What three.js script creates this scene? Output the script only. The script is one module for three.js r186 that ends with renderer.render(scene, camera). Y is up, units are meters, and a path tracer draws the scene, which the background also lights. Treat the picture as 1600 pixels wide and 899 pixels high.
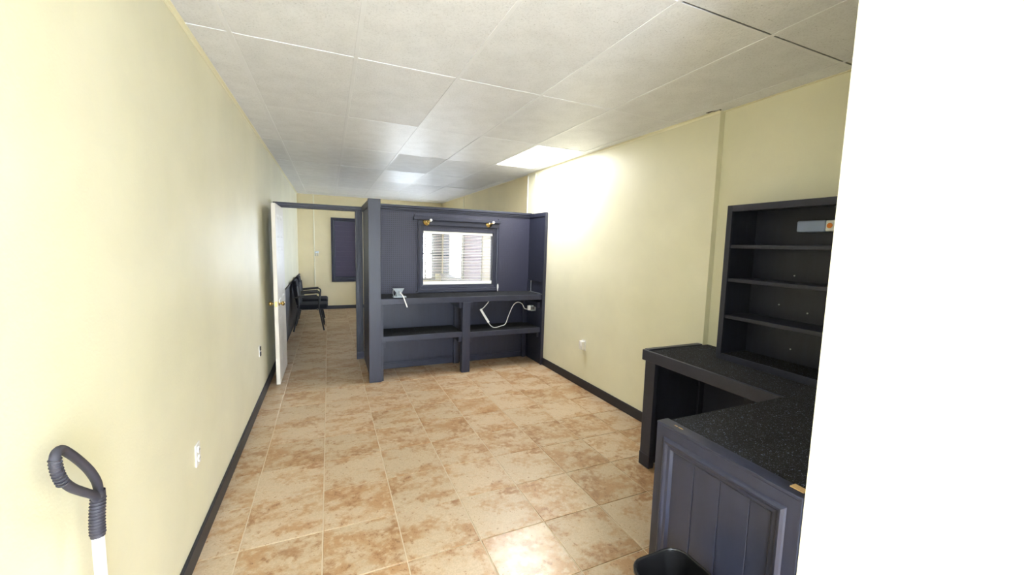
import * as THREE from 'three';
import { RoundedBoxGeometry } from 'three/addons/geometries/RoundedBoxGeometry.js';
import { mergeGeometries } from 'three/addons/utils/BufferGeometryUtils.js';
import { RectAreaLightUniformsLib } from 'three/addons/lights/RectAreaLightUniformsLib.js';

// ---------- camera, sky, lights, exposure ----------
const scene = new THREE.Scene();
const EYE = 1.642, HC = 2.696;                       // eye height, ceiling height
const camera = new THREE.PerspectiveCamera(70.955, 1600 / 899, 0.05, 200);
camera.rotation.order = 'YXZ';
camera.position.set(0, EYE, 0);
camera.rotation.set(-0.1030, -0.4267, 0.0279);

const renderer = new THREE.WebGLRenderer({ antialias: true });
renderer.toneMapping = THREE.LinearToneMapping;
renderer.toneMappingExposure = 3.35;
renderer.shadowMap.enabled = true;
renderer.shadowMap.type = THREE.PCFSoftShadowMap;
RectAreaLightUniformsLib.init();

scene.background = new THREE.Color().setRGB(6.1, 6.95, 8.2);       // even bright overcast sky

function areaLight(name, w, h, color, intensity, pos, target) {
  const l = new THREE.RectAreaLight(color, intensity, w, h);
  l.name = name; l.position.set(...pos); l.lookAt(...target); scene.add(l); return l;
}
const DAY = new THREE.Color().setRGB(0.82, 0.94, 1.10);
// daylight at the glazed shop door behind the camera; the front room takes its light from the sky through its windows
areaLight('daylight_shop_door', 1.5, 2.0, DAY, 2.9, [0.3, 1.15, 2.34], [0.3, 1.15, -5]);

// ---------- helpers ----------
function rng(seed) { let s = seed | 0; return () => { s = (s + 0x6d2b79f5) | 0; let t = Math.imul(s ^ (s >>> 15), 1 | s); t = (t + Math.imul(t ^ (t >>> 7), 61 | t)) ^ t; return ((t ^ (t >>> 14)) >>> 0) / 4294967296; }; }
const R = rng(20240611);
const V = (x, y, z) => new THREE.Vector3(x, y, z);
const taken = new Map();
function numbered(n) { const k = taken.get(n) || 0; taken.set(n, k + 1); return k ? n + '_' + String(k).padStart(3, '0') : n; }
function worldOf(o) { const p = V(0, 0, 0); while (o && o !== scene) { p.add(o.position); o = o.parent; } return p; }
function tag(o, label, category, extra = {}) { Object.assign(o.userData, { label, category }, extra); return o; }
function thing(name, label, category, pos = [0, 0, 0], extra = {}) {
  const g = new THREE.Group(); g.name = numbered(name); g.position.set(...pos); scene.add(g);
  return tag(g, label, category, extra);
}
const STRUCT = { kind: 'structure' };
// uv in metres, projected along the main axis of each face
function metreUV(g) {
  g = g.index ? g.toNonIndexed() : g;
  const p = g.attributes.position, n = g.attributes.normal, uv = new Float32Array(p.count * 2);
  for (let i = 0; i < p.count; i += 3) {
    let nx = 0, ny = 0, nz = 0;
    for (let k = 0; k < 3; k++) { nx += n.getX(i + k); ny += n.getY(i + k); nz += n.getZ(i + k); }
    nx = Math.abs(nx); ny = Math.abs(ny); nz = Math.abs(nz);
    for (let k = 0; k < 3; k++) {
      const x = p.getX(i + k), y = p.getY(i + k), z = p.getZ(i + k);
      const [u, v] = ny >= nx && ny >= nz ? [x, z] : nx >= nz ? [z, y] : [x, y];
      uv[(i + k) * 2] = u; uv[(i + k) * 2 + 1] = v;
    }
  }
  g.setAttribute('uv', new THREE.BufferAttribute(uv, 2));
  return g;
}
function add(name, g, m, parent = scene, pos = [0, 0, 0]) {        // pos in world coordinates (parents are never turned)
  const o = new THREE.Mesh(g, m); o.name = parent === scene ? numbered(name) : name;
  const w = worldOf(parent === scene ? null : parent);
  o.position.set(pos[0] - w.x, pos[1] - w.y, pos[2] - w.z); parent.add(o); return o;
}
const geoCache = new Map();
function boxGeo(w, h, d, r = 0.003) {
  const key = [w, h, d, r].map((v) => v.toFixed(4)).join();
  if (!geoCache.has(key)) geoCache.set(key, metreUV(r > 0 ? new RoundedBoxGeometry(w, h, d, 1, Math.min(r, w / 2.1, h / 2.1, d / 2.1)) : new THREE.BoxGeometry(w, h, d)));
  return geoCache.get(key);
}
function bx(name, [x0, x1, y0, y1, z0, z1], m, parent = scene, r = 0.003) {      // a box by its extents in world coordinates
  return add(name, boxGeo(Math.abs(x1 - x0), Math.abs(y1 - y0), Math.abs(z1 - z0), r), m, parent, [(x0 + x1) / 2, (y0 + y1) / 2, (z0 + z1) / 2]);
}
function boxes(name, list, m, parent = scene) {                    // several plain boxes of ONE piece (a wall round an opening), merged
  const gs = list.map(([x0, x1, y0, y1, z0, z1]) => { const g = new THREE.BoxGeometry(x1 - x0, y1 - y0, z1 - z0); g.translate((x0 + x1) / 2, (y0 + y1) / 2, (z0 + z1) / 2); return g.toNonIndexed(); });
  const g = metreUV(mergeGeometries(gs)), w = worldOf(parent === scene ? null : parent);
  g.translate(-w.x, -w.y, -w.z);
  const o = new THREE.Mesh(g, m); o.name = parent === scene ? numbered(name) : name; parent.add(o); return o;
}
// a mitred frame: profile points [inset from the outer edge, height above the base], swept round a w x h rectangle in the xy plane, facing +z
function frameGeo(w, h, profile) {
  const pos = [], n = profile.length;
  const corner = (k, i) => { const [a, b] = profile[i], x = w / 2 - a, y = h / 2 - a; return [[-x, -y, b], [x, -y, b], [x, y, b], [-x, y, b]][k % 4]; };
  for (let k = 0; k < 4; k++) for (let i = 0; i < n - 1; i++) {
    const a = corner(k, i), b = corner(k + 1, i), c = corner(k + 1, i + 1), d = corner(k, i + 1);
    pos.push(...a, ...b, ...c, ...a, ...c, ...d);
  }
  const g = new THREE.BufferGeometry(); g.setAttribute('position', new THREE.Float32BufferAttribute(pos, 3)); g.computeVertexNormals();
  return metreUV(g);
}
function tube(points, r, seg = 40, rad = 8, closed = false) {
  return new THREE.TubeGeometry(new THREE.CatmullRomCurve3(points.map((p) => V(...p)), closed, 'catmullrom', 0.5), seg, r, rad, closed);
}
function bentTube(points, r, bend = 0.05, rad = 8) {               // straight runs with rounded corners
  const path = new THREE.CurvePath(), P = points.map((p) => V(...p)); let from = P[0];
  for (let i = 1; i < P.length - 1; i++) {
    const a = P[i].clone().add(P[i - 1].clone().sub(P[i]).setLength(Math.min(bend, P[i].distanceTo(P[i - 1]) * .45)));
    const b = P[i].clone().add(P[i + 1].clone().sub(P[i]).setLength(Math.min(bend, P[i].distanceTo(P[i + 1]) * .45)));
    path.add(new THREE.LineCurve3(from, a)); path.add(new THREE.QuadraticBezierCurve3(a, P[i], b)); from = b;
  }
  path.add(new THREE.LineCurve3(from, P[P.length - 1]));
  const pts = []; for (const c of path.curves) { const k = c.isLineCurve3 ? 1 : 5; for (let i = 0; i < k; i++) pts.push(c.getPoint(i / k)); } pts.push(P[P.length - 1]);
  const poly = new THREE.CurvePath(); for (let i = 0; i < pts.length - 1; i++) poly.add(new THREE.LineCurve3(pts[i], pts[i + 1]));
  return new THREE.TubeGeometry(new THREE.CatmullRomCurve3(pts, false, 'centripetal'), pts.length * 3, r, rad, false);
}

// ---------- noise and textures ----------
function lattice(seed, n) { const r = rng(seed), a = new Float32Array(n * n); for (let i = 0; i < n * n; i++) a[i] = r(); return a; }
function noiseField(seed, n) {                                      // tileable value noise over [0,1)^2 with n cells a side
  const L = lattice(seed, n), s = (t) => t * t * (3 - 2 * t);
  return (u, v) => {
    const x = (u - Math.floor(u)) * n, y = (v - Math.floor(v)) * n, xi = Math.floor(x), yi = Math.floor(y), fx = s(x - xi), fy = s(y - yi);
    const x0 = xi % n, x1 = (xi + 1) % n, y0 = (yi % n) * n, y1 = ((yi + 1) % n) * n;
    return (L[y0 + x0] * (1 - fx) + L[y0 + x1] * fx) * (1 - fy) + (L[y1 + x0] * (1 - fx) + L[y1 + x1] * fx) * fy;
  };
}
function fbm(seed, base, oct) { const f = []; for (let i = 0; i < oct; i++) f.push(noiseField(seed + i * 17, base << i)); return (u, v) => { let a = 0, w = 0.5, t = 0; for (const g of f) { a += g(u, v) * w; t += w; w *= 0.55; } return a / t; }; }
function dataTex(n, m, fn, srgb = true) {
  const d = new Uint8Array(n * m * 4), c = [0, 0, 0];
  for (let y = 0; y < m; y++) for (let x = 0; x < n; x++) { fn(x / n, y / m, c, x, y); const i = (y * n + x) * 4; d[i] = c[0]; d[i + 1] = c[1]; d[i + 2] = c[2]; d[i + 3] = 255; }
  const t = new THREE.DataTexture(d, n, m); t.wrapS = t.wrapT = THREE.RepeatWrapping; t.magFilter = THREE.LinearFilter; t.minFilter = THREE.LinearMipmapLinearFilter; t.generateMipmaps = true;
  if (srgb) t.colorSpace = THREE.SRGBColorSpace; t.needsUpdate = true; return t;
}
const mixc = (a, b, t, c) => { for (let k = 0; k < 3; k++) c[k] = a[k] + (b[k] - a[k]) * t; };
const clamp01 = (t) => Math.max(0, Math.min(1, t)), sstep = (a, b, t) => { t = clamp01((t - a) / (b - a)); return t * t * (3 - 2 * t); };

// floor: 4 x 4 different tiles of mottled travertine-look ceramic in one atlas
const stoneA = fbm(11, 8, 6), stoneB = fbm(71, 16, 6), stoneC = fbm(131, 64, 4), stoneD = fbm(191, 8, 5), speck = fbm(251, 256, 2);
const floorAtlas = dataTex(2048, 2048, (u, v, c) => {
  const cell = Math.floor(u * 4) + 4 * Math.floor(v * 4), ou = (cell * 0.37) % 1, ov = (cell * 0.61) % 1;
  const a = stoneA(u + ou, v * 1.5 + ov), b = stoneB(u + ov, v * 1.4 + ou), d = stoneD(u * 1.2 + ov, v * 1.3), f = stoneC(u, v * 1.1), s = speck(u, v);
  const tone = ((cell * 7) % 5 - 2) * 0.022;
  const t = sstep(0.38, 0.64, a * 0.62 + b * 0.38 + (f - 0.5) * 0.20 + tone);
  mixc([206, 187, 162], [184, 148, 110], t, c);
  const dk = sstep(0.55, 0.70, d * 0.5 + f * 0.5 + (s - .5) * 0.3) * (0.25 + 0.4 * t); mixc(c, [146, 104, 68], dk, c);
  const lt = sstep(0.57, 0.70, b * 0.4 + (1 - f) * 0.6) * 0.45; mixc(c, [222, 206, 184], lt, c);
  const pit = sstep(0.70, 0.80, s * 0.55 + f * 0.5) * 0.5; mixc(c, [112, 84, 60], pit, c);
  const g = (s - 0.5) * 22 + (f - .5) * 18; for (let k = 0; k < 3; k++) c[k] = Math.max(0, Math.min(255, c[k] + g));
});
const paintA = fbm(301, 4, 4), paintB = fbm(331, 64, 3);
const wallTint = dataTex(512, 512, (u, v, c) => { const k = 246 + (paintA(u, v) - 0.5) * 14; c[0] = k; c[1] = k; c[2] = k - paintA(v, u) * 6; });
const wallBump = dataTex(512, 512, (u, v, c) => { c[0] = c[1] = c[2] = 128 + (paintB(u, v) - 0.5) * 150 + (paintA(u, v) - .5) * 60; }, false);
const ceilA = fbm(401, 8, 4), ceilB = fbm(431, 128, 2);
const ceilSpots = (() => { const r = rng(441), n = 1024, a = new Float32Array(n * n); for (let i = 0; i < 900; i++) { const x = r() * n | 0, y = r() * n | 0, w = 1 + (r() * 4 | 0), h = 1 + (r() * 3 | 0), k = .25 + r() * .6; for (let q = 0; q < h; q++) for (let p = 0; p < w; p++) a[((y + q) % n) * n + (x + p) % n] = k; } return a; })();
const ceilTex = dataTex(1024, 1024, (u, v, c, x, y) => { const k = 244 + (ceilA(u, v) - .5) * 14 + Math.min(0, ceilB(u, v) - 0.5) * 30 - ceilSpots[y * 1024 + x] * 125; c[0] = Math.min(255, k); c[1] = Math.min(255, k); c[2] = Math.min(255, k); });
const ceilBump = dataTex(1024, 1024, (u, v, c, x, y) => { c[0] = c[1] = c[2] = 160 + (ceilB(u, v) - 0.5) * 120 - ceilSpots[y * 1024 + x] * 120; }, false);
const carpA = fbm(501, 128, 3), carpB = noiseField(541, 220), carpC = fbm(551, 6, 3);
const carpetTex = dataTex(1024, 1024, (u, v, c) => { const k = carpB(u, v), f = carpA(u, v); const t = sstep(0.68, 0.98, k * 0.6 + f * 0.55); mixc([5, 6, 9], [128, 140, 170], t, c); const q = (carpC(u, v) - .5) * 8; for (let i = 0; i < 3; i++) c[i] = Math.max(0, c[i] + q); });
const carpetBump = dataTex(1024, 1024, (u, v, c) => { c[0] = c[1] = c[2] = 255 * clamp01(carpB(u, v) * 0.6 + carpA(u, v) * 0.4); }, false);
const brushA = fbm(601, 8, 5);
const paintedWood = dataTex(512, 512, (u, v, c) => { const k = 232 + (brushA(u * 3, v * .4) - 0.5) * 40; c[0] = k; c[1] = k; c[2] = k + 3; });
const brushBump = dataTex(512, 512, (u, v, c) => { c[0] = c[1] = c[2] = 128 + (brushA(u * 4, v * .3) - 0.5) * 160; }, false);
const pegTex = dataTex(128, 128, (u, v, c) => { const d = Math.hypot(u - .5, v - .5), t = sstep(.20, .15, d); mixc([250, 250, 252], [16, 16, 20], t, c); });
const pegBump = dataTex(128, 128, (u, v, c) => { const d = Math.hypot(u - .5, v - .5); c[0] = c[1] = c[2] = 230 - 200 * sstep(.16, .11, d); }, false);
const weaveTex = dataTex(128, 128, (u, v, c) => { const k = 170 + 70 * Math.sin(u * 80) * Math.sin(v * 80) + (R() - .5) * 40; c[0] = c[1] = c[2] = k; });
const rep = (t, x, y = x) => { const k = t.clone(); k.repeat.set(x, y); k.needsUpdate = true; return k; };

// ---------- materials ----------
const std = (o) => new THREE.MeshPhysicalMaterial({ roughness: 0.5, metalness: 0, ...o });
const sRGB = (r, g, b) => new THREE.Color().setRGB(r / 255, g / 255, b / 255, THREE.SRGBColorSpace);
const M = {
  wall: std({ color: sRGB(243, 239, 215), map: rep(wallTint, 0.7), bumpMap: rep(wallBump, 2.2), bumpScale: 0.0007, roughness: 0.47 }),
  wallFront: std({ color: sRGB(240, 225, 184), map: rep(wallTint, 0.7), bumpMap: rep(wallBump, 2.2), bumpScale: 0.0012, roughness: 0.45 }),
  trimCream: std({ color: sRGB(243, 238, 212), roughness: 0.4 }),
  ceiling: [0, 1, 2].map((k) => std({ color: sRGB(243 - k * 3, 245 - k * 3, 250 - k * 3), map: rep(ceilTex, 1.1), bumpMap: rep(ceilBump, 1.1), bumpScale: 0.0015, roughness: 0.42 + k * .06 })),
  grid: std({ color: sRGB(229, 231, 236), roughness: 0.4 }),
  slab: std({ color: sRGB(150, 145, 138), roughness: 0.9 }),
  grout: std({ color: sRGB(214, 198, 172), roughness: 0.85 }),
  tile: [0, 1, 2].map((k) => std({ color: sRGB(250 - k * 5, 246 - k * 5, 240 - k * 6), map: floorAtlas, roughness: 0.34 + k * 0.03 })),
  tilePolished: std({ color: sRGB(250, 247, 242), map: floorAtlas, roughness: 0.24 }),
  navy: std({ color: sRGB(45, 48, 65), map: rep(paintedWood, 1.4), bumpMap: rep(brushBump, 1.6), bumpScale: 0.0006, roughness: 0.42 }),
  base: std({ color: sRGB(34, 36, 46), roughness: 0.45 }),
  peg: std({ color: sRGB(54, 55, 73), map: rep(pegTex, 1 / 0.0254), bumpMap: rep(pegBump, 1 / 0.0254), bumpScale: 0.002, roughness: 0.5 }),
  carpet: std({ map: rep(carpetTex, 1.9), bumpMap: rep(carpetBump, 1.9), bumpScale: 0.006, roughness: 1 }),
  doorWhite: std({ color: sRGB(238, 232, 220), roughness: 0.4 }),
  white: std({ color: sRGB(240, 239, 236), roughness: 0.4 }),
  blind: std({ color: sRGB(242, 238, 230), roughness: 0.45, side: THREE.DoubleSide }),
  brass: std({ color: sRGB(216, 190, 126), metalness: 1, roughness: 0.22 }),
  steel: std({ color: sRGB(176, 182, 186), metalness: 0.7, roughness: 0.4 }),
  grey: std({ color: sRGB(150, 160, 166), roughness: 0.45 }),
  pole: std({ color: sRGB(242, 240, 246), roughness: 0.3 }),
  handle: std({ color: sRGB(56, 56, 68), roughness: 0.55 }),
  black: std({ color: sRGB(14, 14, 16), roughness: 0.38 }),
  blackTube: std({ color: sRGB(20, 20, 24), roughness: 0.35 }),
  fabric: std({ color: sRGB(34, 38, 52), map: rep(weaveTex, 8), roughness: 0.95 }),
  wainscot: std({ color: sRGB(42, 43, 50), map: rep(paintedWood, 1), roughness: 0.6 }),
  louver: std({ color: sRGB(84, 80, 100), roughness: 0.4 }),
  glass: std({ color: 0xffffff, transmission: 1, roughness: 0.02, thickness: 0, ior: 1.45 }),
  sheer: std({ color: sRGB(112, 98, 118), transmission: 0.4, roughness: 0.95, thickness: 0, side: THREE.DoubleSide }),
  foam: std({ color: sRGB(168, 182, 218), map: rep(wallTint, 6), bumpMap: rep(wallBump, 14), bumpScale: 0.002, roughness: 0.8 }),
  orange: std({ color: sRGB(238, 140, 50), roughness: 0.4 }),
  rawWood: std({ color: sRGB(206, 170, 118), map: rep(paintedWood, 3), roughness: 0.7 }),
  slot: std({ color: sRGB(40, 38, 36), roughness: 0.6 }),
  pavement: std({ color: sRGB(196, 194, 188), roughness: 0.9 }),
  lens: std({ color: sRGB(250, 250, 250), emissive: new THREE.Color().setRGB(1, 0.99, 0.96), emissiveIntensity: 2.2, roughness: 0.5 }),
  floorDust: std({ color: sRGB(40, 34, 28), roughness: 0.7 }),
};

// ---------- room shell ----------
const XL = -0.652, XR = 2.70, XRN = 2.752, XRF = 2.735, ZF = -10.6, ZB = 2.4, XN = 1.29, ZN = -0.67;   // left, right, right near, right far, front room end, back, near wall face and end
const ZD = -5.93;                                                  // doorway plane
tag(boxes('wall_left', [[XL - 0.15, XL, -0.1, 2.85, ZF - 0.15, ZB + 0.15]], M.wall), 'long pale yellow wall running down the left side of the room', 'wall', STRUCT);
tag(boxes('wall_right', [[XR, XR + 0.2, -0.1, 2.85, -5.46, -2.24], [XRN, XR + 0.2, -0.1, 2.85, -2.24, ZN + 0.1]], M.wall), 'pale yellow right wall with a shallow step beside the bookcase', 'wall', STRUCT);
// front room: right wall with two windows, end wall with a dark louvred window and a bright one
const RW = [[-10.37, -8.80], [-8.70, -7.50]];
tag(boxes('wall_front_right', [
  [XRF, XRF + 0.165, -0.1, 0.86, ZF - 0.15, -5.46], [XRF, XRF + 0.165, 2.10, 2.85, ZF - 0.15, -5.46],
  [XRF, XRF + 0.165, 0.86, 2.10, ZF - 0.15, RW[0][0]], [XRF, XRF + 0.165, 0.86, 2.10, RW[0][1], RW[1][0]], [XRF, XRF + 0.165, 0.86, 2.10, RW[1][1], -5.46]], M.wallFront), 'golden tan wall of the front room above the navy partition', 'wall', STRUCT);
const FW = [[0.10, 0.66, 0.72, 2.13], [1.37, 2.50, 0.74, 1.92]];
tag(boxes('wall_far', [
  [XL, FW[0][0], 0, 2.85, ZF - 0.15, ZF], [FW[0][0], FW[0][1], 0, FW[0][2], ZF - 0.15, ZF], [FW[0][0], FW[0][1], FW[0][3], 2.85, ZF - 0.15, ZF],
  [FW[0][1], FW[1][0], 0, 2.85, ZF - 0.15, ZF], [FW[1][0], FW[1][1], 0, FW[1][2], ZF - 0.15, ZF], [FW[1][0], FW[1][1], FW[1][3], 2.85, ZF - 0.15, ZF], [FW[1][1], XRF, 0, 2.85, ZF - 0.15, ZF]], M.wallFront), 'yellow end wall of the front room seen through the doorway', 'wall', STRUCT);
tag(boxes('wall_near', [[XN, XN + 0.14, -0.1, 2.85, ZN, ZB + 0.15], [XN + 0.14, XR + 0.2, -0.1, 2.85, ZN, ZN + 0.14]], M.wall), 'overexposed cream wall close to the camera on the right', 'wall', STRUCT);
const BD = [-0.45, 1.05, 0.08, 2.18];
tag(boxes('wall_back', [[XL, BD[0], -0.1, 2.85, ZB, ZB + 0.15], [BD[1], XN, -0.1, 2.85, ZB, ZB + 0.15], [BD[0], BD[1], BD[3], 2.85, ZB, ZB + 0.15], [BD[0], BD[1], -0.1, BD[2], ZB, ZB + 0.15]], M.wall), 'wall behind the camera around the glazed shop door', 'wall', STRUCT);
tag(boxes('added_sky_blocker', [[XL - 0.3, 6.2, 2.45, 2.6, -13.6, ZF - 0.16], [XR + 0.25, 6.2, 2.45, 2.6, ZF - 0.16, -5.0], [6.1, 6.2, 2.06, 2.45, -13.6, -5.0], [XL - 0.3, 6.1, 2.06, 2.45, -13.6, -13.5], [XL - 0.4, XL - 0.3, 2.06, 2.6, -13.6, ZF - 0.16]], M.slab), 'added roof out of view that keeps high sky light off the front room floor', 'added_sky_blocker', STRUCT);  // added roof and fascia, out of view, blocking high sky light from the windows
const ground = bx('ground', [-30, 30, -0.4, -0.16, -40, 30], M.pavement, scene, 0); tag(ground, 'grey pavement outside the windows', 'pavement', STRUCT);

// floor
const floor = thing('floor', 'tan mottled ceramic tile floor with pale grout', 'floor', [0, 0, 0], STRUCT);
boxes('grout_bed', [[XL, XR + 0.05, -0.1, -0.004, ZF, ZB]], M.grout, floor);
const T = 0.40244, FX = -0.46081, FZ = -3.97952, GAP = 0.006;
const tileGeo = new Map();
function tileGeometry(w, d, v) {
  const key = `${w.toFixed(3)},${d.toFixed(3)},${v}`; if (tileGeo.has(key)) return tileGeo.get(key);
  const c = 0.002, t = 0.009, pos = [], uv = [], vx = v % 4, vy = v >> 2;
  const U = (x, z) => [(vx + 0.01 + 0.98 * (x / T + 0.5)) / 4, (vy + 0.01 + 0.98 * (z / T + 0.5)) / 4];
  const quad = (a, b, e, f) => { for (const q of [a, b, e, a, e, f]) { pos.push(...q); uv.push(...U(q[0], q[2])); } };
  const X = w / 2, Z = d / 2, x = X - c, z = Z - c;
  quad([-x, 0, z], [x, 0, z], [x, 0, -z], [-x, 0, -z]);
  const top = [[-x, 0, z], [x, 0, z], [x, 0, -z], [-x, 0, -z]], mid = [[-X, -c, Z], [X, -c, Z], [X, -c, -Z], [-X, -c, -Z]], low = mid.map((q) => [q[0], -t, q[2]]);
  for (let k = 0; k < 4; k++) { const n = (k + 1) % 4; quad(mid[k], mid[n], top[n], top[k]); quad(low[k], low[n], mid[n], mid[k]); }
  const g = new THREE.BufferGeometry(); g.setAttribute('position', new THREE.Float32BufferAttribute(pos, 3)); g.setAttribute('uv', new THREE.Float32BufferAttribute(uv, 2)); g.computeVertexNormals();
  tileGeo.set(key, g); return g;
}
const restTiles = [];
for (let r = -17; r < 17; r++) for (let c = -1; c < 9; c++) {
  const x0 = Math.max(FX + c * T, XL) + GAP / 2, x1 = Math.min(FX + (c + 1) * T, XR) - GAP / 2, z0 = Math.max(FZ + r * T, ZF) + GAP / 2, z1 = Math.min(FZ + (r + 1) * T, ZB) - GAP / 2;
  const v = Math.floor(R() * 16), flip = Math.floor(R() * 2), tx = (R() - 0.5) * 0.005, tz = (R() - 0.5) * 0.005, mk = Math.floor(R() * 3);
  if (x1 - x0 < 0.01 || z1 - z0 < 0.01) continue;
  const g = tileGeometry(x1 - x0, z1 - z0, v), cx = (x0 + x1) / 2, cz = (z0 + z1) / 2;
  const inView = cz < -1.0 && (cz > -5.4 || cx < 0.75) && !(cx > 1.5 && cz > -1.7);
  if (inView) { const o = add('tile', g, c === 3 && r === 5 ? M.tilePolished : M.tile[mk], floor, [cx, 0, cz]); o.rotation.set(tx, flip ? Math.PI : 0, tz); }
  else restTiles.push(g.clone().translate(cx, 0, cz));
}
const rest = new THREE.Mesh(mergeGeometries(restTiles), M.tile[0]); rest.name = 'tile_field'; rest.userData.kind = 'stuff'; floor.add(rest);

// ceiling: lay-in tiles on a painted grid
const ceiling = thing('ceiling', 'white suspended ceiling of two by four foot lay-in tiles', 'ceiling', [0, HC, 0], STRUCT);
boxes('deck', [[XL - 0.15, XR + 0.2, HC + 0.10, HC + 0.15, ZF - 0.15, ZB + 0.15]], M.slab, ceiling);
const CX = -0.44874, CZ = -1.40368, SX = 0.6096, SZ = 1.228, BARW = 0.022;
const colX = [XL]; for (let n = 0; n < 6; n++) colX.push(CX + n * SX); colX.push(XRF + 0.01);
const rowZ = [ZB]; for (let k = -3; k < 8; k++) rowZ.push(CZ - k * SZ); rowZ.push(ZF);
const lampCells = [[5, 6], [2, 1]];                                // [column, row] holding a light panel
function lampCell(i, k) { return lampCells.some(([a, b]) => a === i && b === k); }
for (let i = 0; i < colX.length - 1; i++) for (let k = 0; k < rowZ.length - 1; k++) {
  const tx = (R() - .5) * 0.012, tz = (R() - .5) * 0.010, mk = Math.floor(R() * 3), du = R();
  if (lampCell(i, k)) continue;
  if (rowZ[k + 1] > ZN + 0.2 && colX[i] > XN + 0.1) continue;
  const w = colX[i + 1] - colX[i] - 0.008, d = rowZ[k] - rowZ[k + 1] - 0.008;
  if (w < 0.02 || d < 0.02) continue;
  const o = bx('ceiling_tile', [colX[i] + .004, colX[i + 1] - .004, HC + 0.0028, HC + 0.018, rowZ[k + 1] + .004, rowZ[k] - .004], M.ceiling[mk], ceiling, 0);
  if (k === 3 && i >= 4) o.position.z += 0.015;
  o.rotation.set(tx * 0.32, 0, tz * 0.5);
}
for (let i = 1; i < colX.length - 1; i++) bx('main_runner', [colX[i] - BARW / 2, colX[i] + BARW / 2, HC, HC + 0.004, ZF, i > 4 ? ZN : ZB], M.grid, ceiling, 0.001);
for (let k = 1; k < rowZ.length - 1; k++) for (let i = 0; i < colX.length - 1; i++) {
  if (rowZ[k] > ZN && i > 3) continue;
  bx('cross_tee', [colX[i] + BARW / 2, colX[i + 1] - (i === colX.length - 2 ? 0.01 : BARW / 2), HC + 0.0005, HC + 0.004, rowZ[k] - BARW / 2, rowZ[k] + BARW / 2], M.grid, ceiling, 0.001);
}
{
  const sh = new THREE.Shape([[0, 0], [0.045, 0.012], [0.075, -0.004], [0.115, 0.006], [0.112, -0.012], [0.078, -0.022], [0.05, -0.004], [0.012, -0.012]].map(([a, b]) => new THREE.Vector2(a, b)));
  const g = new THREE.ExtrudeGeometry(sh, { depth: 0.002, bevelEnabled: false }); g.rotateX(Math.PI / 2); g.rotateY(-Math.PI / 2 + 0.25);
  add('broken_edge', metreUV(g), M.slot, ceiling, [2.655, HC + 0.0015, -2.335]).userData.label = 'dark broken corner gap';
}
// wall angle round the edge
const angle1 = thing('trim_1', 'cream wall angle under the ceiling along the left wall', 'trim', [XL, HC, -4], STRUCT);
bx('flange', [XL, XL + 0.022, HC - 0.002, HC + 0.002, ZF, ZB], M.trimCream, angle1, 0.0008); bx('leg', [XL, XL + 0.004, HC - 0.016, HC, ZF, ZB], M.trimCream, angle1, 0.001);
const angle2 = thing('trim_2', 'cream wall angle under the ceiling along the right wall', 'trim', [XR, HC, -4], STRUCT);
bx('flange', [XR - 0.02, XR, HC - 0.002, HC + 0.002, -5.46, -2.24], M.trimCream, angle2, 0.0008); bx('leg', [XR - 0.004, XR, HC - 0.02, HC, -5.46, -2.24], M.trimCream, angle2, 0.001);
bx('flange', [XRN - 0.02, XRN, HC - 0.002, HC + 0.002, -2.24, ZN], M.trimCream, angle2, 0.0008);
bx('flange', [XRF - 0.02, XRF, HC - 0.002, HC + 0.002, ZF, -5.46], M.trimCream, angle2, 0.0008);

// baseboards
function baseboard(name, ext, label) { return tag(bx(name, ext, M.base, scene, 0.004), label, 'baseboard', STRUCT); }
baseboard('baseboard_left', [XL, XL + 0.017, 0, 0.095, ZD + 0.02, ZB], 'dark navy baseboard along the left wall');
baseboard('baseboard_right', [XR - 0.014, XR, 0, 0.10, -4.83, -2.30], 'dark baseboard along the right wall between partition and desk');
baseboard('baseboard_far', [XL + 0.02, XRF, 0, 0.085, ZF, ZF + 0.015], 'dark baseboard under the louvred window of the front room');

// ---------- ceiling lights ----------
function ceilingLight(i, k, label, power) {
  const x0 = colX[i], x1 = colX[i + 1], z1 = rowZ[k], z0 = rowZ[k + 1], cx = (x0 + x1) / 2, cz = (z0 + z1) / 2;
  const t = thing('ceiling_light', label, 'ceiling light', [cx, HC, cz]);
  boxes('housing', [[x0 + .012, x1 - .012, HC + 0.02, HC + 0.09, z0 + .012, z1 - .012]], M.grid, t);
  const fr = add('frame', frameGeo(x1 - x0 - .02, z1 - z0 - .02, [[0, 0], [0, .006], [.022, .006], [.026, 0]]).rotateX(Math.PI / 2), M.white, t, [cx, HC + 0.008, cz]);
  bx('light_diffuser', [x0 + .035, x1 - .035, HC + 0.006, HC + 0.012, z0 + .035, z1 - .035], M.lens, t, 0.001);
  const l = new THREE.RectAreaLight(new THREE.Color().setRGB(0.97, 0.985, 1.0), power, x1 - x0 - .08, z1 - z0 - .08);
  l.name = 'panel_light'; l.position.set(0, -0.004, 0); l.rotation.x = -Math.PI / 2; t.add(l);
}
ceilingLight(5, 6, 'glowing rectangular ceiling light panel near the right wall', 5.6);
ceilingLight(2, 1, 'added unseen ceiling light panel behind the camera', 8);  // added panel, out of view, brightens the walls near the camera

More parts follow.
